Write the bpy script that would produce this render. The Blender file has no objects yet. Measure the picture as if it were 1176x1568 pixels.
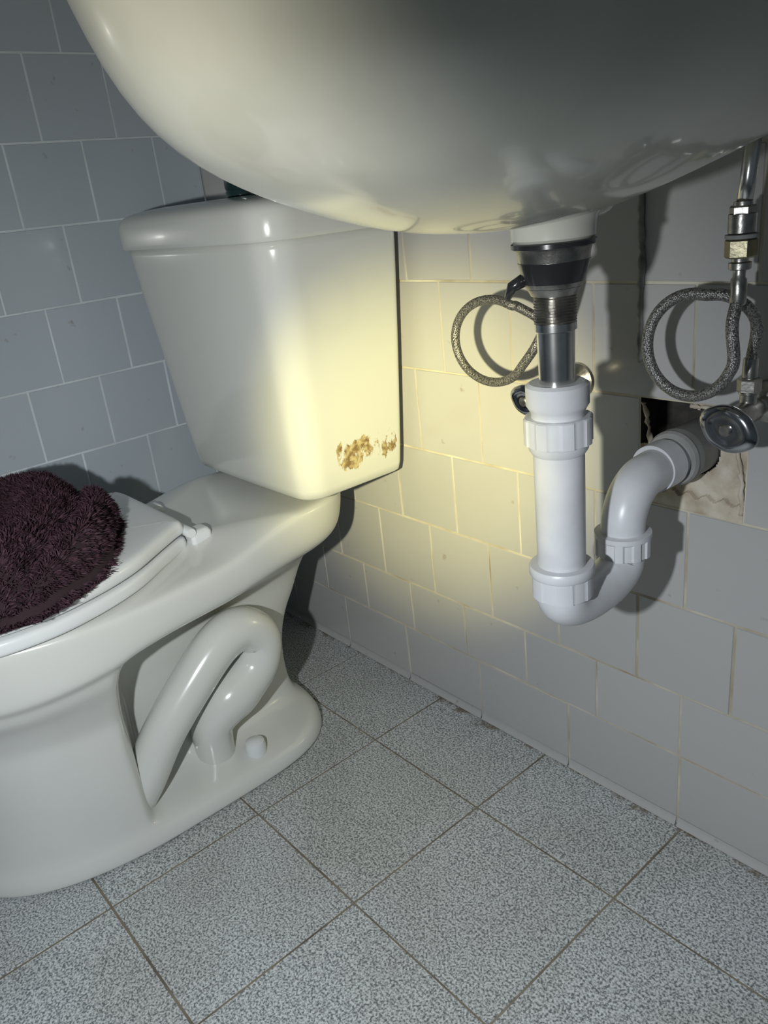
import bpy, math, random
import numpy as np
from mathutils import Vector, Matrix
random.seed(4); rng=np.random.default_rng(4)
D=bpy.data; S=bpy.context.scene
# ------------------------------------------------------------------ helpers
def sm(a,b,x):
    t=max(0.,min(1.,(x-a)/(b-a))); return t*t*(3-2*t)
def mesh(name,v,f,mats=(),mi=None,smooth=True,parent=None):
    me=D.meshes.new(name); me.from_pydata([tuple(map(float,p)) for p in v],[],f); me.update()
    for m in mats: me.materials.append(m)
    if mi is not None: me.polygons.foreach_set('material_index',mi)
    me.polygons.foreach_set('use_smooth',[smooth]*len(me.polygons))
    ob=D.objects.new(name,me); S.collection.objects.link(ob)
    if parent: ob.parent=parent
    return ob
def empty(name):
    e=D.objects.new(name,None); S.collection.objects.link(e); e.empty_display_size=.05; return e
def fixn(ob):
    import bmesh
    bm=bmesh.new(); bm.from_mesh(ob.data); bmesh.ops.recalc_face_normals(bm,faces=bm.faces); bm.to_mesh(ob.data); bm.free()
def loft(name,rings,mat,cap0=True,cap1=True,sub=0,parent=None,smooth=True):
    n=len(rings[0]); v=[p for r in rings for p in r]; f=[]
    for i in range(len(rings)-1):
        for j in range(n):
            k=(j+1)%n; f.append((i*n+j,i*n+k,(i+1)*n+k,(i+1)*n+j))
    for cap,base,r in ((cap0,0,rings[0]),(cap1,(len(rings)-1)*n,rings[-1])):
        if cap:
            c=np.mean(np.array(r),axis=0); st=len(v)
            for p in r: v.append(tuple(c+(np.array(p)-c)*.6))
            for j in range(n): f.append((base+j,base+(j+1)%n,st+(j+1)%n,st+j))
            v.append(tuple(c)); ci=len(v)-1
            for j in range(n): f.append((st+j,st+(j+1)%n,ci))
    ob=mesh(name,v,f,[mat],parent=parent,smooth=smooth); fixn(ob)
    if sub:
        m=ob.modifiers.new('s','SUBSURF'); m.levels=sub; m.render_levels=sub
    return ob
def rrect(cx,cy,hx,y0,y1,r,z,n=6,bow=0,rb=None):
    """rounded rect, y0<y1 ; rb = rear corner radius; bow pushes the front (y0) outwards"""
    pts=[]; rb=r if rb is None else rb
    for (sx,yy,a0,q) in ((1,y1,0,rb),(-1,y1,90,rb),(-1,y0,180,r),(1,y0,270,r)):
        ccx=cx+sx*(hx-q); ccy=yy-q if yy==y1 else yy+q
        for k in range(n+1):
            a=math.radians(a0+90*k/n); pts.append([ccx+q*math.cos(a),ccy+q*math.sin(a),z])
    out=[]; m=n+1
    for i,p in enumerate(pts):
        out.append(p); q=pts[(i+1)%len(pts)]
        if i%m==n:
            for t in (.06,.25,.5,.75,.94): out.append([p[0]+(q[0]-p[0])*t,p[1]+(q[1]-p[1])*t,z])
    for p in out:
        if p[1]<(y0+y1)/2:
            p[1]-=bow*(1-((p[0]-cx)/hx)**2)
    return [tuple(p) for p in out]
def lathe(name,prof,loc,mat,axis='Z',n=48,parent=None,smooth=True):
    v=[];f=[]
    for r,h in prof:
        for j in range(n):
            a=2*math.pi*j/n; c,s=r*math.cos(a),r*math.sin(a)
            p={'Z':(c,s,h),'Y':(c,h,s),'X':(h,c,s)}[axis]
            v.append((p[0]+loc[0],p[1]+loc[1],p[2]+loc[2]))
    for i in range(len(prof)-1):
        for j in range(n):
            k=(j+1)%n; f.append((i*n+j,i*n+k,(i+1)*n+k,(i+1)*n+j))
    f.append(tuple(range(n))); f.append(tuple((len(prof)-1)*n+j for j in range(n)))
    ob=mesh(name,v,f,[mat],parent=parent,smooth=smooth); fixn(ob)
    if smooth:
        ob.data.set_sharp_from_angle(angle=math.radians(38))
    return ob
def catmull(pts,k=8,closed=False):
    P=[Vector(p) for p in pts]; out=[]
    n=len(P)
    if closed:
        for i in range(n):
            p0=P[i-1];p1=P[i];p2=P[(i+1)%n];p3=P[(i+2)%n]
            for j in range(k):
                t=j/k
                out.append(.5*((2*p1)+(-p0+p2)*t+(2*p0-5*p1+4*p2-p3)*t*t+(-p0+3*p1-3*p2+p3)*t**3))
        return out
    for i in range(n-1):
        p0=P[max(i-1,0)];p1=P[i];p2=P[i+1];p3=P[min(i+2,n-1)]
        for j in range(k):
            t=j/k
            out.append(.5*((2*p1)+(-p0+p2)*t+(2*p0-5*p1+4*p2-p3)*t*t+(-p0+3*p1-3*p2+p3)*t**3))
    out.append(P[-1]); return out
def sweep(name,path,rad,mat,n=24,parent=None):
    P=[Vector(p) for p in path]; m=len(P)
    if not hasattr(rad,'__len__'): rad=[rad]*m
    T=[(P[min(i+1,m-1)]-P[max(i-1,0)]).normalized() for i in range(m)]
    u=T[0].orthogonal().normalized(); rings=[]
    for i in range(m):
        u=(u-T[i]*u.dot(T[i])).normalized(); w=T[i].cross(u)
        rings.append([tuple(P[i]+(u*math.cos(2*math.pi*j/n)+w*math.sin(2*math.pi*j/n))*rad[i]) for j in range(n)])
    return loft(name,rings,mat,parent=parent)
# ------------------------------------------------------------------ materials
def newmat(name):
    m=D.materials.new(name); m.use_nodes=True; nt=m.node_tree; b=nt.nodes['Principled BSDF']; return m,nt,b
def N(nt,t,**k):
    n=nt.nodes.new(t)
    for a,b in k.items(): setattr(n,a,b)
    return n
def L(nt,a,b): nt.links.new(a,b)
def simple(name,col,rough=.4,metal=0,coat=0,var=0,vscale=8,bump=0,bscale=40,col2=None,ior=1.5,lo=.35,hi=.7):
    m,nt,b=newmat(name)
    b.inputs['Base Color'].default_value=(*col,1); b.inputs['Roughness'].default_value=rough
    b.inputs['Metallic'].default_value=metal; b.inputs['Coat Weight'].default_value=coat; b.inputs['Coat Roughness'].default_value=.06
    b.inputs['IOR'].default_value=ior
    tc=N(nt,'ShaderNodeTexCoord')
    if var or col2:
        no=N(nt,'ShaderNodeTexNoise'); no.inputs['Scale'].default_value=vscale; no.inputs['Detail'].default_value=5
        L(nt,tc.outputs['Object'],no.inputs['Vector'])
        mx=N(nt,'ShaderNodeMix',data_type='RGBA')
        c2=col2 or tuple(c*(1-var) for c in col)
        mx.inputs[6].default_value=(*col,1); mx.inputs[7].default_value=(*c2,1)
        rp=N(nt,'ShaderNodeMapRange'); rp.inputs[1].default_value=lo; rp.inputs[2].default_value=hi
        L(nt,no.outputs['Fac'],rp.inputs[0]); L(nt,rp.outputs[0],mx.inputs[0]); L(nt,mx.outputs[2],b.inputs['Base Color'])
    if bump:
        no=N(nt,'ShaderNodeTexNoise'); no.inputs['Scale'].default_value=bscale; no.inputs['Detail'].default_value=3
        L(nt,tc.outputs['Object'],no.inputs['Vector'])
        bp=N(nt,'ShaderNodeBump'); bp.inputs['Strength'].default_value=bump; bp.inputs['Distance'].default_value=.002
        L(nt,no.outputs['Fac'],bp.inputs['Height']); L(nt,bp.outputs[0],b.inputs['Normal'])
    return m
M_cer=simple('ceramic_white',(.62,.63,.595),.2,coat=.4,var=.06,vscale=6,bump=.05,bscale=12)
M_sinkc=simple('ceramic_sink',(.58,.58,.51),.2,coat=.45,var=.2,vscale=7,bump=.12,bscale=14)
M_plastic=simple('plastic_white',(.60,.61,.63),.34,var=.16,vscale=22)
M_seat=simple('seat_plastic',(.68,.70,.70),.25,coat=.2)
M_chrome=simple('chrome',(.75,.74,.72),.22,metal=1,var=.25,vscale=40)
M_chromeh=simple('chrome_handle',(.46,.47,.49),.14,metal=1,var=.45,vscale=50)
M_chromed=simple('chrome_worn',(.48,.46,.43),.32,metal=1,var=.5,vscale=60,bump=.2,bscale=150)
M_brass=simple('brass_aged',(.34,.31,.21),.4,metal=1,var=.5,vscale=60,bump=.3,bscale=150)
M_black=simple('plastic_black',(.02,.02,.022),.2,coat=.3)
M_bottle=simple('bottle_green',(.01,.03,.03),.15,coat=.5)
M_rubber=simple('rubber_grey',(.28,.28,.27),.6,var=.3,vscale=30)
M_plaster=simple('plaster',(.56,.51,.43),.95,col2=(.36,.30,.22),vscale=45,bump=.35,bscale=90)
M_cavity=simple('cavity_dark',(.05,.045,.04),.95,col2=(.02,.02,.018),vscale=60,bump=.8,bscale=90)  # shade of the deep hole put into a near-black colour
M_strip=simple('strip_grey',(.30,.30,.28),.8,col2=(.12,.12,.11),vscale=50,bump=.6,bscale=80)  # mottled grey for the vertical strip on the back wall
def tilemat(name,col,warm):
    m,nt,b=newmat(name)
    tc=N(nt,'ShaderNodeTexCoord'); geo=N(nt,'ShaderNodeNewGeometry')
    no=N(nt,'ShaderNodeTexNoise'); no.inputs['Scale'].default_value=3; no.inputs['Detail'].default_value=6
    L(nt,tc.outputs['Object'],no.inputs['Vector'])
    mx=N(nt,'ShaderNodeMix',data_type='RGBA'); mx.inputs[6].default_value=(*col,1); mx.inputs[7].default_value=(*warm,1)
    ri=N(nt,'ShaderNodeMath',operation='MULTIPLY_ADD'); ri.inputs[1].default_value=.5
    L(nt,geo.outputs['Random Per Island'],ri.inputs[0]); L(nt,no.outputs['Fac'],ri.inputs[2])
    su=N(nt,'ShaderNodeMath',operation='SUBTRACT'); su.inputs[1].default_value=.25; L(nt,ri.outputs[0],su.inputs[0])
    L(nt,su.outputs[0],mx.inputs[0])
    n2=N(nt,'ShaderNodeTexNoise'); n2.inputs['Scale'].default_value=45; n2.inputs['Detail'].default_value=8; L(nt,tc.outputs['Object'],n2.inputs['Vector'])
    mr=N(nt,'ShaderNodeMapRange'); mr.inputs[1].default_value=.68; mr.inputs[2].default_value=.77; mr.inputs[4].default_value=.6
    L(nt,n2.outputs['Fac'],mr.inputs[0])
    m2=N(nt,'ShaderNodeMix',data_type='RGBA'); m2.inputs[7].default_value=(.22,.18,.12,1); L(nt,mr.outputs[0],m2.inputs[0]); L(nt,mx.outputs[2],m2.inputs[6])
    L(nt,m2.outputs[2],b.inputs['Base Color'])
    b.inputs['Roughness'].default_value=.22; b.inputs['Coat Weight'].default_value=.25; b.inputs['Coat Roughness'].default_value=.08
    n3=N(nt,'ShaderNodeTexNoise'); n3.inputs['Scale'].default_value=9; L(nt,tc.outputs['Object'],n3.inputs['Vector'])
    bp=N(nt,'ShaderNodeBump'); bp.inputs['Strength'].default_value=.12; bp.inputs['Distance'].default_value=.003
    L(nt,n3.outputs['Fac'],bp.inputs['Height']); L(nt,bp.outputs[0],b.inputs['Normal'])
    return m
M_tileB=tilemat('wall_tile_back',(.40,.40,.395),(.45,.44,.43))
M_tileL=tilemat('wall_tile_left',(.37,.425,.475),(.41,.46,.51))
M_grout=simple('grout',(.62,.59,.48),.9,col2=(.26,.20,.12),vscale=9)
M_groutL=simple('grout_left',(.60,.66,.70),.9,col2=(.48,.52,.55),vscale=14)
M_groutF=simple('grout_floor',(.24,.21,.15),.95,col2=(.10,.08,.06),vscale=14)
M_floor,nt,b=newmat('floor_speckle')
tc=N(nt,'ShaderNodeTexCoord')
n1=N(nt,'ShaderNodeTexNoise'); n1.inputs['Scale'].default_value=370; n1.inputs['Detail'].default_value=2.2; n1.inputs['Roughness'].default_value=.6
n2=N(nt,'ShaderNodeTexNoise'); n2.inputs['Scale'].default_value=5; n2.inputs['Detail'].default_value=6
for n in (n1,n2): L(nt,tc.outputs['Object'],n.inputs['Vector'])
cr=N(nt,'ShaderNodeValToRGB'); e=cr.color_ramp.elements
e[0].position=.37; e[0].color=(.13,.142,.15,1); e[1].position=.62; e[1].color=(.64,.665,.67,1)
x=e.new(.48); x.color=(.38,.40,.405,1)
L(nt,n1.outputs['Fac'],cr.inputs[0])
mx=N(nt,'ShaderNodeMix',data_type='RGBA',blend_type='MULTIPLY'); mx.inputs[0].default_value=1
cr2=N(nt,'ShaderNodeValToRGB'); cr2.color_ramp.elements[0].position=.3; cr2.color_ramp.elements[0].color=(.84,.83,.79,1); cr2.color_ramp.elements[1].position=.6; cr2.color_ramp.elements[1].color=(1,1,1,1)
L(nt,n2.outputs['Fac'],cr2.inputs[0]); L(nt,cr.outputs[0],mx.inputs[6]); L(nt,cr2.outputs[0],mx.inputs[7])
sp=N(nt,'ShaderNodeSeparateXYZ'); L(nt,tc.outputs['Object'],sp.inputs[0])
g1=N(nt,'ShaderNodeMapRange'); g1.inputs[1].default_value=-.045; g1.inputs[2].default_value=-.004; g1.inputs[4].default_value=.33; L(nt,sp.outputs[1],g1.inputs[0])
gn=N(nt,'ShaderNodeTexNoise'); gn.inputs['Scale'].default_value=28; gn.inputs['Detail'].default_value=8; gn.inputs['Roughness'].default_value=.7; L(nt,tc.outputs['Object'],gn.inputs['Vector'])
ga=N(nt,'ShaderNodeMath',operation='ADD'); L(nt,g1.outputs[0],ga.inputs[0]); L(nt,gn.outputs['Fac'],ga.inputs[1])
gm=N(nt,'ShaderNodeMapRange'); gm.inputs[1].default_value=.78; gm.inputs[2].default_value=.90; gm.inputs[4].default_value=.85; L(nt,ga.outputs[0],gm.inputs[0])
gx=N(nt,'ShaderNodeMix',data_type='RGBA'); gx.inputs[7].default_value=(.14,.11,.07,1); L(nt,gm.outputs[0],gx.inputs[0]); L(nt,mx.outputs[2],gx.inputs[6])
L(nt,gx.outputs[2],b.inputs['Base Color'])
b.inputs['Roughness'].default_value=.55
bp=N(nt,'ShaderNodeBump'); bp.inputs['Strength'].default_value=.2; bp.inputs['Distance'].default_value=.0006
L(nt,n1.outputs['Fac'],bp.inputs['Height']); L(nt,bp.outputs[0],b.inputs['Normal'])
M_braid,nt,b=newmat('braided_steel')
tc=N(nt,'ShaderNodeTexCoord'); vo=N(nt,'ShaderNodeTexVoronoi'); vo.inputs['Scale'].default_value=650; L(nt,tc.outputs['Object'],vo.inputs['Vector'])
cr=N(nt,'ShaderNodeValToRGB'); cr.color_ramp.elements[0].color=(.46,.45,.43,1); cr.color_ramp.elements[1].position=.75; cr.color_ramp.elements[1].color=(.10,.095,.09,1)
L(nt,vo.outputs['Distance'],cr.inputs[0]); L(nt,cr.outputs[0],b.inputs['Base Color']); b.inputs['Metallic'].default_value=.7; b.inputs['Roughness'].default_value=.42
bp=N(nt,'ShaderNodeBump'); bp.inputs['Strength'].default_value=.6; bp.inputs['Distance'].default_value=.001; bp.invert=True
L(nt,vo.outputs['Distance'],bp.inputs['Height']); L(nt,bp.outputs[0],b.inputs['Normal'])
M_tank,nt,b=newmat('ceramic_tank')
b.inputs['Roughness'].default_value=.2; b.inputs['Coat Weight'].default_value=.4; b.inputs['Coat Roughness'].default_value=.06
tc=N(nt,'ShaderNodeTexCoord'); sp=N(nt,'ShaderNodeSeparateXYZ'); L(nt,tc.outputs['Object'],sp.inputs[0])
def band(o,a0,a1,c0,c1):
    m1=N(nt,'ShaderNodeMapRange'); m1.inputs[1].default_value=a0; m1.inputs[2].default_value=a1; L(nt,o,m1.inputs[0])
    m2=N(nt,'ShaderNodeMapRange'); m2.inputs[1].default_value=c0; m2.inputs[2].default_value=c1; m2.inputs[3].default_value=1; m2.inputs[4].default_value=0; L(nt,o,m2.inputs[0])
    k=N(nt,'ShaderNodeMath',operation='MULTIPLY'); L(nt,m1.outputs[0],k.inputs[0]); L(nt,m2.outputs[0],k.inputs[1]); return k.outputs[0]
by=band(sp.outputs[1],-.172,-.125,-.036,-.026); bz=band(sp.outputs[2],.444,.470,.492,.520); bx=band(sp.outputs[0],-.06,-.05,.1,.2)
k1=N(nt,'ShaderNodeMath',operation='MULTIPLY'); L(nt,by,k1.inputs[0]); L(nt,bz,k1.inputs[1])
pw=N(nt,'ShaderNodeMath',operation='POWER'); pw.inputs[1].default_value=.3; L(nt,k1.outputs[0],pw.inputs[0])
k2=N(nt,'ShaderNodeMath',operation='MULTIPLY'); L(nt,pw.outputs[0],k2.inputs[0]); L(nt,bx,k2.inputs[1])
mp=N(nt,'ShaderNodeMapping'); mp.inputs['Scale'].default_value=(1,1.0,.55); mp.inputs['Location'].default_value=(.3,.11,.2); L(nt,tc.outputs['Object'],mp.inputs[0])
no=N(nt,'ShaderNodeTexNoise'); no.inputs['Scale'].default_value=48; no.inputs['Detail'].default_value=9; no.inputs['Roughness'].default_value=.75; L(nt,mp.outputs[0],no.inputs['Vector'])
k3=N(nt,'ShaderNodeMath',operation='MULTIPLY'); L(nt,k2.outputs[0],k3.inputs[0]); L(nt,no.outputs['Fac'],k3.inputs[1])
th=N(nt,'ShaderNodeMapRange'); th.inputs[1].default_value=.460; th.inputs[2].default_value=.475; L(nt,k3.outputs[0],th.inputs[0])
no2=N(nt,'ShaderNodeTexNoise'); no2.inputs['Scale'].default_value=130; no2.inputs['Detail'].default_value=4; L(nt,tc.outputs['Object'],no2.inputs['Vector'])
c2=N(nt,'ShaderNodeValToRGB'); c2.color_ramp.elements[0].position=.38; c2.color_ramp.elements[0].color=(.20,.12,.04,1); c2.color_ramp.elements[1].position=.62; c2.color_ramp.elements[1].color=(.52,.43,.22,1)
L(nt,no2.outputs['Fac'],c2.inputs[0])
mx=N(nt,'ShaderNodeMix',data_type='RGBA'); mx.inputs[6].default_value=(.60,.61,.575,1); L(nt,th.outputs[0],mx.inputs[0]); L(nt,c2.outputs[0],mx.inputs[7]); L(nt,mx.outputs[2],b.inputs['Base Color'])
M_fur,nt,b=newmat('plush_plum')
hi=N(nt,'ShaderNodeNewGeometry'); cr=N(nt,'ShaderNodeValToRGB'); cr.color_ramp.elements[0].color=(.030,.015,.021,1); cr.color_ramp.elements[1].color=(.085,.045,.060,1)
L(nt,hi.outputs['Random Per Island'],cr.inputs[0]); L(nt,cr.outputs[0],b.inputs['Base Color']); b.inputs['Roughness'].default_value=.9; b.inputs['Specular IOR Level'].default_value=.15
M_plush=simple('plush_base',(.025,.012,.016),.95)
# ------------------------------------------------------------------ room
XL=-.532; TW=.1266; W2=.0633; H=.1268; x0=-.1223; zA=.711
HOLE=(x0+8*W2,x0+10*W2,zA-2*H,zA-H)
def tiles(name,rects,P,mats,grects,gap=.0011,bev=.0012,dep=.0016,jit=.00035):
    v=[];f=[];mi=[]
    for (u0,u1,v0,v1) in rects:
        b=len(v); g=gap*random.uniform(.6,1.4); a,c,e_=[random.uniform(-jit,jit) for _ in range(3)]
        for d,o in ((dep*1.5,0),(0,bev)):
            for (uu,vv,su,sv) in ((u0+g+o,v0+g+o,-1,-1),(u1-g-o,v0+g+o,1,-1),(u1-g-o,v1-g-o,1,1),(u0+g+o,v1-g-o,-1,1)):
                off=a*su+c*sv+e_ if d==0 else 0
                v.append(P(uu,vv,d+off+(0 if d else .0004)))
        f+=[(b+4,b+5,b+6,b+7)]; mi.append(0)
        for j in range(4): f.append((b+j,b+(j+1)%4,b+4+(j+1)%4,b+4+j)); mi.append(0)
    for (u0,u1,v0,v1) in grects:
        b=len(v); v+=[P(u0,v0,dep),P(u1,v0,dep),P(u1,v1,dep),P(u0,v1,dep)]; f.append((b,b+1,b+2,b+3)); mi.append(1)
    return mesh(name,v,f,mats,mi,smooth=False)
def rowlist():
    z=[(0,.1118,'base'),(.1118,.2060,1),(.2060,.3307,0)]
    t=.3307; par=1
    while t<1.9: z.append((t,t+H,par)); t+=H; par=1-par
    return z
XR=1.75; YF=-1.9
rects=[]
for z0,z1,par in rowlist():
    if par=='base':
        u=-.084-.1775*3
        while u<XR: rects.append((max(u,XL),min(u+.1775,XR),z0,z1)); u+=.1775
    else:
        u=x0+(par-10)*W2
        while u<XR:
            a,b_=max(u,XL),min(u+TW,XR)
            if b_-a>.012 and not(abs(u-HOLE[0])<.01 and abs(z0-HOLE[2])<.01): rects.append((a,b_,z0,z1))
            u+=TW
ZT=rects[-1][3]
wall_back=tiles('wall_back',rects,lambda u,v,d:(u,d,v),[M_tileB,M_grout],
   [(XL,HOLE[0],0,ZT),(HOLE[1],XR,0,ZT),(HOLE[0],HOLE[1],0,HOLE[2]),(HOLE[0],HOLE[1],HOLE[3],ZT)],gap=.0009)
v=[];f=[];n=7
u=-.084-.1775*3
while u<XR:
    b0=len(v)
    for i in range(n):
        a=math.radians(90*i/(n-1)); y=-.005*(1-math.sin(a)) -.0002; h=.0005+.012*(1-math.cos(a))
        for uu in (max(u,XL)+.0012,min(u+.1775,XR)-.0012): v.append((uu,y,h))
    for i in range(n-1): f.append((b0+2*i,b0+2*i+1,b0+2*i+3,b0+2*i+2))
    u+=.1775
mesh('cove_foot',v,f,[M_tileB],parent=wall_back)
rl=[]
for z0,z1,par in rowlist():
    if par=='base': st,tw=-.30,.1775
    else: st,tw=-.336+(0 if par==1 else W2),TW
    u=st-tw*16
    while u<0:
        a,b_=max(u,YF),min(u+tw,0)
        if b_-a>.012: rl.append((a,b_,z0,z1))
        u+=tw
wall_left=tiles('wall_left',rl,lambda u,v,d:(XL-d,u,v),[M_tileL,M_groutL],[(YF,0,0,ZT)])
T=.22875; rf=[]
ys=[0]+[-.159-k*T for k in range(0,9)]
xs=[XL]+[k*T for k in range(-2,9)]
for i in range(len(xs)-1):
    for j in range(len(ys)-1): rf.append((xs[i],xs[i+1],ys[j+1],ys[j]))
floor=tiles('floor',rf,lambda u,v,d:(u,v,-d),[M_floor,M_groutF],[(xs[0],xs[-1],ys[-1],0)],gap=.0010,bev=.0006,dep=.0010,jit=.0002)
hx0,hx1,hz0,hz1=HOLE; n=80; v=[];f=[];mi=[]
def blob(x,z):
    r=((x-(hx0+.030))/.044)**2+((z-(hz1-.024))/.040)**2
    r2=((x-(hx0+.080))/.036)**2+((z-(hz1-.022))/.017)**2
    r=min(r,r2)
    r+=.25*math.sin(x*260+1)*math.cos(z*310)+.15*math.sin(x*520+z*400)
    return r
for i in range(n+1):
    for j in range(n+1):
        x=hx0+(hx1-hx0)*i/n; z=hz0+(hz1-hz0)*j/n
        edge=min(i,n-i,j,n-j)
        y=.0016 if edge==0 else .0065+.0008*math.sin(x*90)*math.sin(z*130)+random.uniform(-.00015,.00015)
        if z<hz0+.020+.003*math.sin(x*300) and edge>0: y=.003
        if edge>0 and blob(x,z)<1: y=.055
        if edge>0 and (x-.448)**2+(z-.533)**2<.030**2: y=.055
        v.append((x,y,z))
for i in range(n):
    for j in range(n):
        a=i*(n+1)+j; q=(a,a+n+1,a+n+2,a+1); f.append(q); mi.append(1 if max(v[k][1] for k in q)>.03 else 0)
mesh('exposed_plaster',v,f,[M_plaster,M_cavity],mi,smooth=False,parent=wall_back)
for k,(ax,az,bx,bz) in enumerate(((hx0+.002,hz1-.006,hx0+.012,hz1-.060),(hx0+.060,hz1-.003,hx1-.004,hz1-.008),(hx1-.012,hz0+.085,hx1-.003,hz0+.010))):
    pts=catmull([(ax,.003,az),((ax+bx)/2+.003,.002,(az+bz)/2+.002),(bx,.003,bz)],8)
    sweep('broken_tile_edge_%d'%k,[p+Vector((random.uniform(-.001,.001),0,random.uniform(-.001,.001))) for p in pts],[random.uniform(.0015,.0038) for _ in pts],M_plaster,n=6,parent=wall_back)
pts=catmull([(.384,-.001,.86),(.3835,-.002,.78),(.385,-.002,.74),(.3838,-.002,.69),(.3845,-.002,.65),(.384,-.001,.625)],10)
sweep('joint_strip',[p+Vector((random.uniform(-.0006,.0006),0,0)) for p in pts],[.0032+random.uniform(-.001,.0012) for _ in pts],M_strip,n=8,parent=wall_back)  # thin uneven grey strip down the tile joint
# ------------------------------------------------------------------ toilet
toilet=empty('toilet'); XC=-.200
keys=[ # z,yb,yf,hwf,hwr,pb
(0,-.165,-.750,.152,.152,5),(.004,-.163,-.752,.155,.155,5),(.020,-.165,-.750,.153,.153,5),(.030,-.172,-.745,.146,.143,5),(.036,-.180,-.742,.143,.110,4),
(.046,-.188,-.738,.141,.060,4),(.09,-.192,-.732,.137,.048,4),(.15,-.188,-.728,.134,.046,4),(.200,-.165,-.728,.133,.046,4),
(.215,-.152,-.729,.135,.048,4),(.25,-.135,-.738,.150,.052,4),(.275,-.120,-.746,.161,.060,4),(.296,-.102,-.755,.171,.084,4),(.312,-.088,-.761,.176,.116,4),(.320,-.080,-.764,.179,.136,4),(.328,-.072,-.768,.189,.152,5),(.340,-.062,-.770,.191,.159,5),
(.372,-.055,-.771,.191,.160,5),(.380,-.057,-.769,.189,.158,5),(.386,-.065,-.761,.181,.150,5)]
rings=[];NR=56
for z,yb,yf,hf,hr,pb in keys:
    right=[]
    for i in range(NR+1):
        q=-math.cos(math.pi*i/NR)*.35+(-1+2*i/NR)*.65; y=yb+(yf-yb)*(q+1)/2
        p=2.5 if q>0 else pb
        e=max(0,1-abs(q)**p)**.5
        k=sm(.29,.335,z)
        s=(1-k)*sm(-.522,-.490,y)+k*sm(-.56,-.20,y)
        w=(hf+(hr-hf)*s)*e
        zz=z+ (.026*sm(-.36,-.20,y)*sm(.30,.36,z))
        zz-=.026*sm(-.42,-.66,y)*sm(.24,.31,z)*(1-sm(.335,.372,z))
        right.append((w,y,zz))
    ring=[(XC+w,y,z_) for w,y,z_ in right]+[(XC-w,y,z_) for w,y,z_ in right[-2:0:-1]]
    rings.append(ring)
loft('bowl_and_pedestal',rings,M_cer,sub=2,parent=toilet)
for sgn in (1,-1):
    X=lambda d:XC+sgn*d
    P=[(X(.088),-.540,.028),(X(.096),-.505,.075),(X(.098),-.462,.135),(X(.098),-.405,.190),(X(.096),-.350,.232),(X(.094),-.308,.240),(X(.094),-.280,.212),(X(.094),-.290,.172),(X(.092),-.325,.145),(X(.090),-.355,.128),(X(.083),-.378,.10),(X(.076),-.380,.060),(X(.07),-.375,.02)]
    path=catmull(P,8); m=len(path)
    rr=[.029+.006*math.sin(math.pi*i/m)+.006*math.exp(-((i/m-.70)/.08)**2) for i in range(m)]
    sweep('trapway_%s'%('r' if sgn>0 else 'l'),path,rr,M_cer,n=28,parent=toilet)
    lathe('bolt_cap_%s'%('r' if sgn>0 else 'l'),[(.0165,0),(.0165,.020),(.015,.027),(.009,.030),(.001,.031)],(X(.114),-.330,.026),M_seat,parent=toilet)
R=[]
for z,hx,ya,yb,r,bow in ((.4235,.150,-.180,-.035,.03,0),(.4245,.172,-.196,-.022,.034,.002),(.430,.177,-.201,-.018,.035,.004),(.50,.185,-.208,-.018,.037,.006),(.62,.199,-.218,-.018,.040,.007),(.74,.211,-.229,-.018,.042,.008),(.785,.215,-.232,-.018,.043,.008),(.795,.215,-.232,-.018,.043,.008)):
    R.append(rrect(XC,0,hx,ya,yb,r,z,bow=bow,rb=.010))
loft('tank',R,M_tank,sub=1,parent=toilet)
R=[]
for z,i in ((.7895,.006),(.790,.001),(.792,0),(.822,0),(.831,.003),(.838,.010),(.843,.024),(.8475,.06)):
    R.append(rrect(XC,0,.223-i,-.241+i,-.011-i*.6,max(.046-i*.3,.02),z,bow=.008,rb=max(.014,.014+i*.2)))
loft('tank_lid',R,M_cer,sub=1,parent=toilet)
lathe('tank_bolt',[(.008,0),(.008,.03),(.012,.03),(.012,.045)],(XC+.08,-.11,.385),M_brass,parent=toilet)
SEAT=catmull([(0,-.352,0),(.060,-.352,0),(.080,-.356,0),(.090,-.372,0),(.116,-.410,0),(.150,-.460,0),(.174,-.520,0),(.186,-.590,0),(.172,-.670,0),(.118,-.742,0),(0,-.776,0),
  (-.118,-.742,0),(-.172,-.670,0),(-.186,-.590,0),(-.182,-.520,0),(-.172,-.460,0),(-.158,-.405,0),(-.146,-.368,0),(-.130,-.354,0),(-.060,-.352,0)],5,closed=True)
def seatring(z,ins):
    out=[];n=len(SEAT)
    for i,p in enumerate(SEAT):
        t=(SEAT[(i+1)%n]-SEAT[i-1]).normalized(); nn=Vector((t.y,-t.x,0))
        if nn.dot(Vector((0,-.56,0))-p)<0: nn=-nn
        q=p+nn*ins; out.append((XC+q.x,q.y,z))
    return out
loft('seat',[seatring(z,i) for z,i in ((.3885,.006),(.389,.002),(.393,0),(.402,0),(.407,.002),(.4085,.006))],M_seat,sub=1,parent=toilet)
loft('seat_lid',[seatring(z,i) for z,i in ((.4125,.008),(.413,.003),(.417,0),(.425,0),(.4315,.003),(.434,.009),(.4355,.03))],M_seat,sub=1,parent=toilet)
for sgn in (1,-1):
    R=[rrect(XC+sgn*.076,0,.015-i,-.350+i,-.318-i,.006,z) for z,i in ((.385,0),(.402,0),(.408,0),(.413,.003),(.414,.006))]
    loft('hinge_%s'%('r' if sgn>0 else 'l'),R,M_seat,parent=toilet)
    lathe('hinge_pin_%s'%('r' if sgn>0 else 'l'),[(.0065,-.020),(.0075,-.018),(.0075,.018),(.0065,.020)],(XC+sgn*.072,-.350,.414),M_seat,axis='X',parent=toilet)
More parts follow.
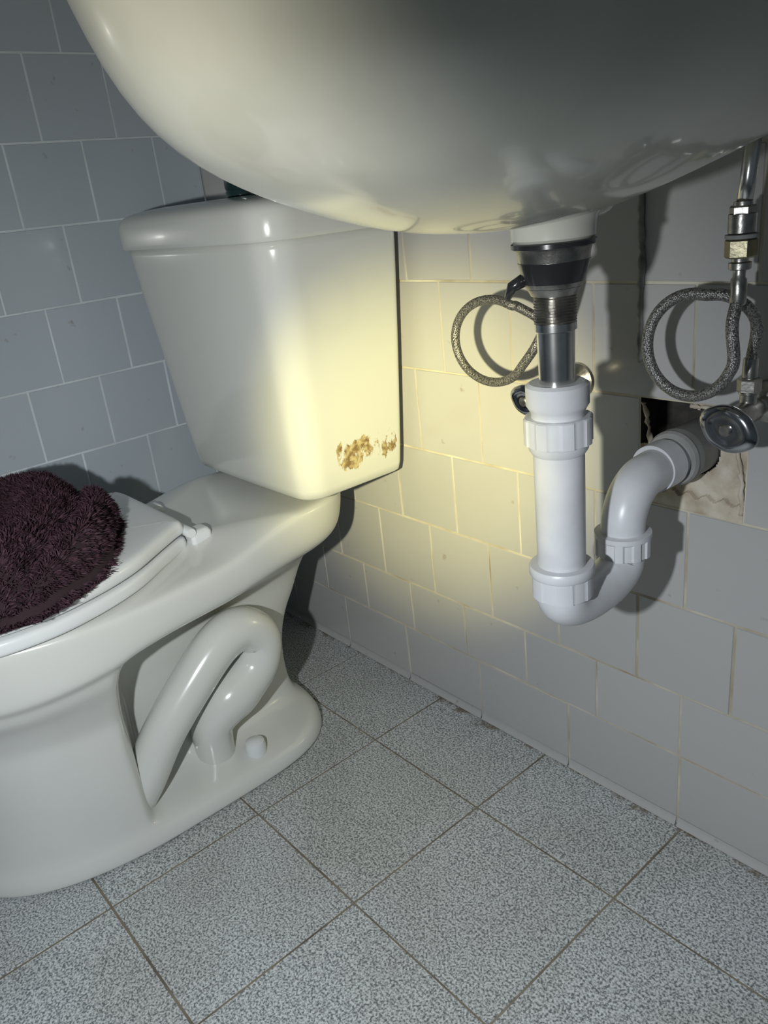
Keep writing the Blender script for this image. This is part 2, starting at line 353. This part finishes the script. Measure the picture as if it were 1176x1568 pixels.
# ------------------------------------------------------------------ plush lid cover
cover=empty('toilet_lid_cover')
cxx,cyy=-.240,-.630
def cpos(s,a):
    c,sn=math.cos(a),math.sin(a)
    ax=.250 if c>0 else .168; ay=.216 if sn>0 else .180
    p=2.0
    r=(abs(c)**p+abs(sn)**p)**(-1/p)*(1+.02*math.sin(5*a)+.015*math.sin(9*a+1))
    x=cxx+ax*c*r*s; y=cyy+ay*sn*r*s
    h=.441+.034*(1-s**7)
    d=math.hypot((x-(cxx-.10))*.8,y-(cyy-.12))
    ph=d*58+.7*math.sin(a*2.2+.4)
    h+=.020*(abs(math.sin(ph*.5+.6))**.6*2-1.30)*sm(.12,.5,s)*(1-sm(.90,1,s))*sm(-.9,.2,sn+c*.5)
    h+=.020*sm(.40,.75,s)*(1-sm(.88,1.0,s))*sm(-.3,.6,sn)
    h+=.004*math.sin(x*70)*math.cos(y*60)
    if s>.97: h-=.012
    return Vector((x,y,max(h,.4375 if s<.9 else .43)))
v=[];f=[];NS,NA=48,120
for i in range(NS+1):
    s=(i/NS)**.8
    for j in range(NA): v.append(cpos(s,2*math.pi*j/NA))
for i in range(NS):
    for j in range(NA):
        k=(j+1)%NA; f.append((i*NA+j,i*NA+k,(i+1)*NA+k,(i+1)*NA+j))
mesh('plush_base',v,f,[M_plush],parent=cover)
fv=[];ff=[]
for t in range(46000):
    s=math.sqrt(random.random()); a=random.random()*2*math.pi
    if random.random()<.12: s=random.uniform(.95,1)
    p=cpos(s,a)
    du=cpos(min(s+.01,1),a)-cpos(max(s-.01,0),a); dv=cpos(s,a+.02)-cpos(s,a-.02)
    nrm=du.cross(dv)
    if nrm.length<1e-10: continue
    nrm.normalize()
    if nrm.z<0: nrm=-nrm
    cl=Vector((math.sin(p.x*190+3*math.sin(p.y*130)),math.cos(p.y*210+2*math.sin(p.x*110)),0))*.6
    out=Vector((p.x-cxx,p.y-cyy,0)).normalized()*sm(.85,1,s)*1.2
    d=(nrm+cl+out+Vector((random.gauss(0,.28),random.gauss(0,.28),random.gauss(0,.2)))).normalized()
    ln=random.uniform(.006,.012); w=d.orthogonal().normalized(); w=(Matrix.Rotation(random.random()*6.28,3,d)@w)*.0009
    b=len(fv); q=p+d*ln*.6; tip=p+d*ln+Vector((random.gauss(0,.0012),random.gauss(0,.0012),-.001))
    fv+=[p-w,p+w,q+w*.8,q-w*.8,tip]; ff+=[(b,b+1,b+2,b+3),(b+3,b+2,b+4)]
mesh('plush_pile',fv,ff,[M_fur],smooth=False,parent=cover)
# ------------------------------------------------------------------ bottle on the tank
lathe('bottle',[(.020,0),(.0225,.002),(.0225,.008),(.021,.010),(.0225,.013),(.0225,.10),(.021,.115),(.012,.13),(.010,.135),(.010,.15),(.013,.152),(.013,.175),(.012,.177)],(-.198,-.125,.848),M_bottle)
# ------------------------------------------------------------------ sink
sink=empty('wall_hung_sink')
SX,SY=.455,-.305
prof=[(.02,.795),(.12,.796),(.23,.800),(.36,.809),(.5,.824),(.60,.837),(.69,.851),(.78,.870),(.85,.893),(.905,.922),(.945,.957),(.965,.978),(.985,.985),(1.0,.992),(1.0,1.004),(.985,1.010),(.93,1.010),(.90,1.004),(.86,.98),(.80,.93),(.70,.875),(.5,.840),(.25,.825),(.04,.822)]
def sring(s,z,n=96):
    pts=[]
    for i in range(n):
        a=2*math.pi*i/n; c,sn=math.cos(a),math.sin(a)
        if sn>0: p=2+1.5*sm(.4,1,s); by=.302
        else: p=2.05; by=.290
        r=(abs(c)**p+abs(sn)**p)**(-1/p)
        ax=.278 if c<0 else .275
        pts.append((SX+ax*s*c*r,SY+by*s*sn*r,z))
    return pts
loft('basin',[sring(s,z) for s,z in prof],M_sinkc,sub=1,parent=sink)
DX,DY=.455,-.240
lathe('drain_neck',[(.045,.812),(.040,.803),(.036,.798),(.0345,.792),(.034,.783),(.032,.781)],(DX,DY,0),M_sinkc,parent=sink)
R=[]
for z,h,k in ((.812,.026,.055),(.800,.020,.048),(.795,.016,.040),(.793,.010,.03)):
    R.append([(DX+h*math.cos(2*math.pi*i/32),DY+.030+k*math.sin(2*math.pi*i/32),z) for i in range(32)])
loft('overflow_channel',R,M_sinkc,sub=1,parent=sink)
# ------------------------------------------------------------------ drain + trap
tr=empty('sink_drain_trap')
Lc=(DX,DY,0)
lathe('drain_washer',[(.033,.781),(.0345,.780),(.0345,.7765),(.031,.775)],Lc,M_black,parent=tr)
lathe('drain_body',[(.031,.775),(.030,.772),(.0285,.762),(.0235,.745),(.0205,.740),(.0195,.738)],Lc,M_chromed,parent=tr)
lathe('drain_lock_nut',[(.024,.766),(.0295,.765),(.0275,.757),(.023,.744),(.019,.742)],Lc,M_black,parent=tr)
sweep('drain_lever',[(DX-.02,DY-.012,.752),(DX-.03,DY-.018,.746),(DX-.034,DY-.02,.737)],[.006,.005,.003],M_black,n=10,parent=tr)
pf=[(.017,.748)]
z=.748
while z>.716: pf+=[(.0180,z),(.0168,z-.0012)]; z-=.0024
pf.append((.0165,z))
lathe('threaded_tailpiece',pf,Lc,M_chromed,parent=tr)
lathe('tailpiece_collar',[(.0165,.716),(.0178,.715),(.0178,.709),(.016,.708),(.0152,.655)],Lc,M_chrome,parent=tr)
lathe('slip_nut_top',[(.015,.664),(.024,.6645),(.0275,.662),(.0275,.645),(.025,.641),(.0235,.638),(.0235,.634)],Lc,M_plastic,parent=tr)
def ribnut(name,r,z0,z1,loc,mat,n=96,rib=12,parent=None,amp=.0012):
    rings=[]
    for z,k in ((z1,.80),(z1,.95),(z1-.001,1),(z0+.001,1),(z0,.92),(z0,.80)):
        ring=[]
        for i in range(n):
            a=2*math.pi*i/n; rr=r*k+(amp if (i*rib*2//n)%2==0 and k>.9 else 0)
            ring.append((loc[0]+rr*math.cos(a),loc[1]+rr*math.sin(a),z))
        rings.append(ring)
    ob=loft(name,rings,mat,parent=parent); ob.data.set_sharp_from_angle(angle=math.radians(30)); return ob
ribnut('coupling_nut',.0293,.609,.634,Lc,M_plastic,parent=tr,rib=8)
lathe('coupling_skirt',[(.027,.609),(.0262,.604),(.0235,.600)],Lc,M_plastic,parent=tr)
lathe('trap_leg',[(.0235,.61),(.0228,.60),(.0225,.49),(.0225,.45)],Lc,M_plastic,parent=tr)
ribnut('trap_nut',.0282,.458,.489,Lc,M_plastic,parent=tr,rib=6,amp=.001)
lathe('trap_nut_lip',[(.022,.4905),(.0295,.4900),(.0307,.488),(.0307,.482),(.0295,.480),(.022,.479)],Lc,M_plastic,parent=tr)
Y2=-.140; ym=(DY+Y2)/2; ry=(Y2-DY)/2
P=[(DX,DY,.47),(DX,DY,.464)]+[(DX,ym-ry*math.cos(math.pi*i/24),.460-.022*math.sin(math.pi*i/24)**.8) for i in range(1,24)]+[(DX,Y2,.462),(DX,Y2,.48)]
sweep('trap_u_bend',P,[.0262,.0262]+[.0258-.004*i/24 for i in range(1,24)]+[.0215,.0215],M_plastic,n=36,parent=tr)
OX=.448
def ox(y): return DX+(OX-DX)*sm(Y2,-.03,y)
P=[(DX,Y2,.478),(DX,Y2,.488)]+[(ox(Y2+.042*(1-math.cos(math.pi/2*i/14))),Y2+.042*(1-math.cos(math.pi/2*i/14)),.490+.043*math.sin(math.pi/2*i/14)) for i in range(0,15)]+[(ox(-.08),-.08,.533),(OX,-.03,.533),(OX,.02,.533)]
sweep('trap_elbow',P,.0222,M_plastic,n=36,parent=tr)
ribnut('trap_outlet_nut',.0265,.462,.484,(DX,Y2,0),M_plastic,parent=tr,rib=10,amp=.0018)
lathe('trap_outlet_lip',[(.022,.488),(.024,.4875),(.0285,.487),(.0285,.482),(.0265,.480)],(DX,Y2,0),M_plastic,parent=tr)
lathe('elbow_socket',[(.0222,-.078),(.0255,-.077),(.0258,-.066),(.0258,-.052)],(OX+.001,0,.533),M_plastic,axis='Y',parent=tr)
lathe('wall_collar',[(.024,-.040),(.0285,-.040),(.0305,-.036),(.029,-.030),(.0305,-.026),(.029,-.021),(.029,.03)],(OX,0,.533),M_rubber,axis='Y',parent=tr)
# ------------------------------------------------------------------ supply lines
def circ(c,rx,rz,a0,a1,n,dy0=0,dy1=0):
    return [(c[0]+rx*math.cos(math.radians(a0+(a1-a0)*i/n)),c[1]+dy0+(dy1-dy0)*i/n,c[2]+rz*math.sin(math.radians(a0+(a1-a0)*i/n))) for i in range(n+1)]
def hexn(name,r,z0,z1,loc,mat,parent):
    rings=[]
    for z,k in ((z1,.88),(z1-.0015,1),(z0+.0015,1),(z0,.88)):
        rings.append([(loc[0]+r*k*math.cos(math.pi/3*i+.3),loc[1]+r*k*math.sin(math.pi/3*i+.3),z) for i in range(6)])
    return loft(name,rings,mat,parent=parent,smooth=False)
def valve(parent,x,y,z,hk=1,ho=.006):
    lathe('stop_valve_stub',[(.008,0),(.008,-y)],(x,y,z),M_chromed,axis='Y',parent=parent)
    lathe('escutcheon',[(.022,-.001),(.021,-.004),(.012,-.008),(.009,-.010)],(x,0,z),M_chromed,axis='Y',parent=parent)
    lathe('stop_valve_body',[(.006,-.022),(.010,-.020),(.0115,-.012),(.0115,.010),(.009,.016),(.009,.022)],(x,y,z),M_chromed,axis='Y',parent=parent)
    lathe('stop_valve_outlet',[(.008,-.004),(.008,.018),(.0095,.019),(.0095,.024)],(x,y,z),M_chromed,parent=parent)
    hexn('compression_nut',.0112,z+.020,z+.034,(x,y),M_chromed,parent)
    lathe('stem',[(.004,-.045),(.004,-.02)],(x,y,z),M_chrome,axis='Y',parent=parent)
    rings=[]
    for d,k in ((-.041,.55),(-.043,.9),(-.047,1),(-.051,.97),(-.054,.8),(-.0548,.62),(-.0535,.5),(-.0535,.3)):
        ring=[]
        for i in range(40):
            a=2*math.pi*i/40; lx=.029*hk*k*math.cos(a)*(1+.05*math.cos(4*a)); lz=.0225*hk*k*math.sin(a)
            t=math.radians(-20); ring.append((x+ho+lx*math.cos(t)-lz*math.sin(t),y+d,z-.003+lx*math.sin(t)+lz*math.cos(t)))
        rings.append(ring)
    loft('handle',rings,M_chromeh,sub=1,parent=parent)
    lathe('handle_screw',[(.0055,-.0525),(.0055,-.0555),(.0045,-.0565),(.002,-.0562)],(x+ho,y,z-.003),M_chromed,axis='Y',parent=parent)
s1=empty('water_supply_line')
vx,vy,vz=.530,-.045,.597
valve(s1,vx,vy,vz)
TX,TY=.534,-.085
c=(.494,-.085,.668)
P=[(vx,vy,.632),(vx,vy,.645),(vx+.006,vy-.005,.68),(vx+.004,vy-.02,.700),(vx-.010,-.078,.7125)]+circ(c,.046,.047,78,350,16,0,-.012)+[(TX+.001,TY-.01,.69),(TX,TY,.712),(TX,TY,.725)]
sweep('braided_hose',catmull(P,8),.0055,M_braid,n=14,parent=s1)
lathe('crimp_lower',[(.0066,.628),(.0070,.630),(.0070,.648),(.0062,.650)],(vx,vy,0),M_chromed,parent=s1)
lathe('crimp_upper',[(.0062,.706),(.0070,.708),(.0070,.728),(.0055,.730),(.0055,.738)],(TX,TY,0),M_chromed,parent=s1)
lathe('hose_adapter',[(.008,.736),(.0095,.737),(.0095,.742),(.007,.743),(.007,.747)],(TX,TY,0),M_chromed,parent=s1)
hexn('brass_nut',.0135,.746,.762,(TX,TY),M_brass,s1)
lathe('nut_washer',[(.012,.762),(.0135,.7625),(.0135,.7655),(.010,.766)],(TX,TY,0),M_rubber,parent=s1)
lathe('shank_nut',[(.010,.766),(.0115,.767),(.0115,.782),(.009,.783),(.008,.792)],(TX,TY,0),M_chromed,parent=s1)
hexn('shank_hex',.011,.779,.789,(TX,TY),M_chromed,s1)
sweep('riser_tube',[(TX,TY,.785),(TX+.003,TY,.81),(TX+.008,TY-.004,.85)],.0065,M_chrome,n=20,parent=s1)
s2=empty('water_supply_line.001')
vx,vy,vz=.300,-.045,.596
valve(s2,vx,vy,vz,.8,-.004)
c=(.262,-.105,.662)
P=[(vx,vy,.632),(vx,vy,.642),(vx+.006,vy-.02,.665),(vx+.010,-.08,.682),(vx-.006,-.10,.700)]+circ(c,.057,.046,60,330,16,0,-.012)+[(.332,-.115,.665),(.345,-.105,.70),(.352,-.10,.74),(.352,-.10,.84)]
sweep('braided_hose',catmull(P,8),.0052,M_braid,n=14,parent=s2)
lathe('crimp_lower',[(.0066,.628),(.0070,.630),(.0070,.648),(.0062,.650)],(vx,vy,0),M_chromed,parent=s2)
# ------------------------------------------------------------------ lights
def spot(name,loc,tgt,power,col,size,blend,rad):
    l=D.lights.new(name,'SPOT'); l.energy=power; l.color=col; l.spot_size=math.radians(size); l.spot_blend=blend; l.shadow_soft_size=rad
    o=D.objects.new(name,l); S.collection.objects.link(o); o.location=loc
    o.rotation_euler=(Vector(tgt)-Vector(loc)).to_track_quat('-Z','Y').to_euler(); return o
LP=(.72,-.94,.79)
spot('flashlight_hotspot',LP,(.05,0,.475),84,(1,.88,.32),31,1,.012)
spot('flashlight_halo',LP,(-.40,-.20,.84),13,(1,.95,.80),88,1,.012)
spot('flashlight_spill',LP,(.07,-.34,.0),28,(.90,.95,1),124,.9,.012)
w=D.worlds.new('World'); S.world=w; w.use_nodes=True
w.node_tree.nodes['Background'].inputs[0].default_value=(.60,.74,.85,1); w.node_tree.nodes['Background'].inputs[1].default_value=.095
# ------------------------------------------------------------------ camera
Rm=[[.6499,.75255,-.10628],[.21738,-.31806,-.92281],[-.72826,.57664,-.3703]]
cam=D.cameras.new('camera'); co=D.objects.new('camera',cam); S.collection.objects.link(co)
m=Matrix(((Rm[0][0],-Rm[1][0],-Rm[2][0]),(Rm[0][1],-Rm[1][1],-Rm[2][1]),(Rm[0][2],-Rm[1][2],-Rm[2][2]))).to_4x4()
m.translation=Vector((.8821,-.7842,.8301)); co.matrix_world=m
cam.sensor_fit='HORIZONTAL'; cam.sensor_width=36; cam.lens=36*1215.2/1176; cam.clip_start=.01
S.camera=co
S.view_settings.view_transform='Standard'
S.view_settings.exposure=0
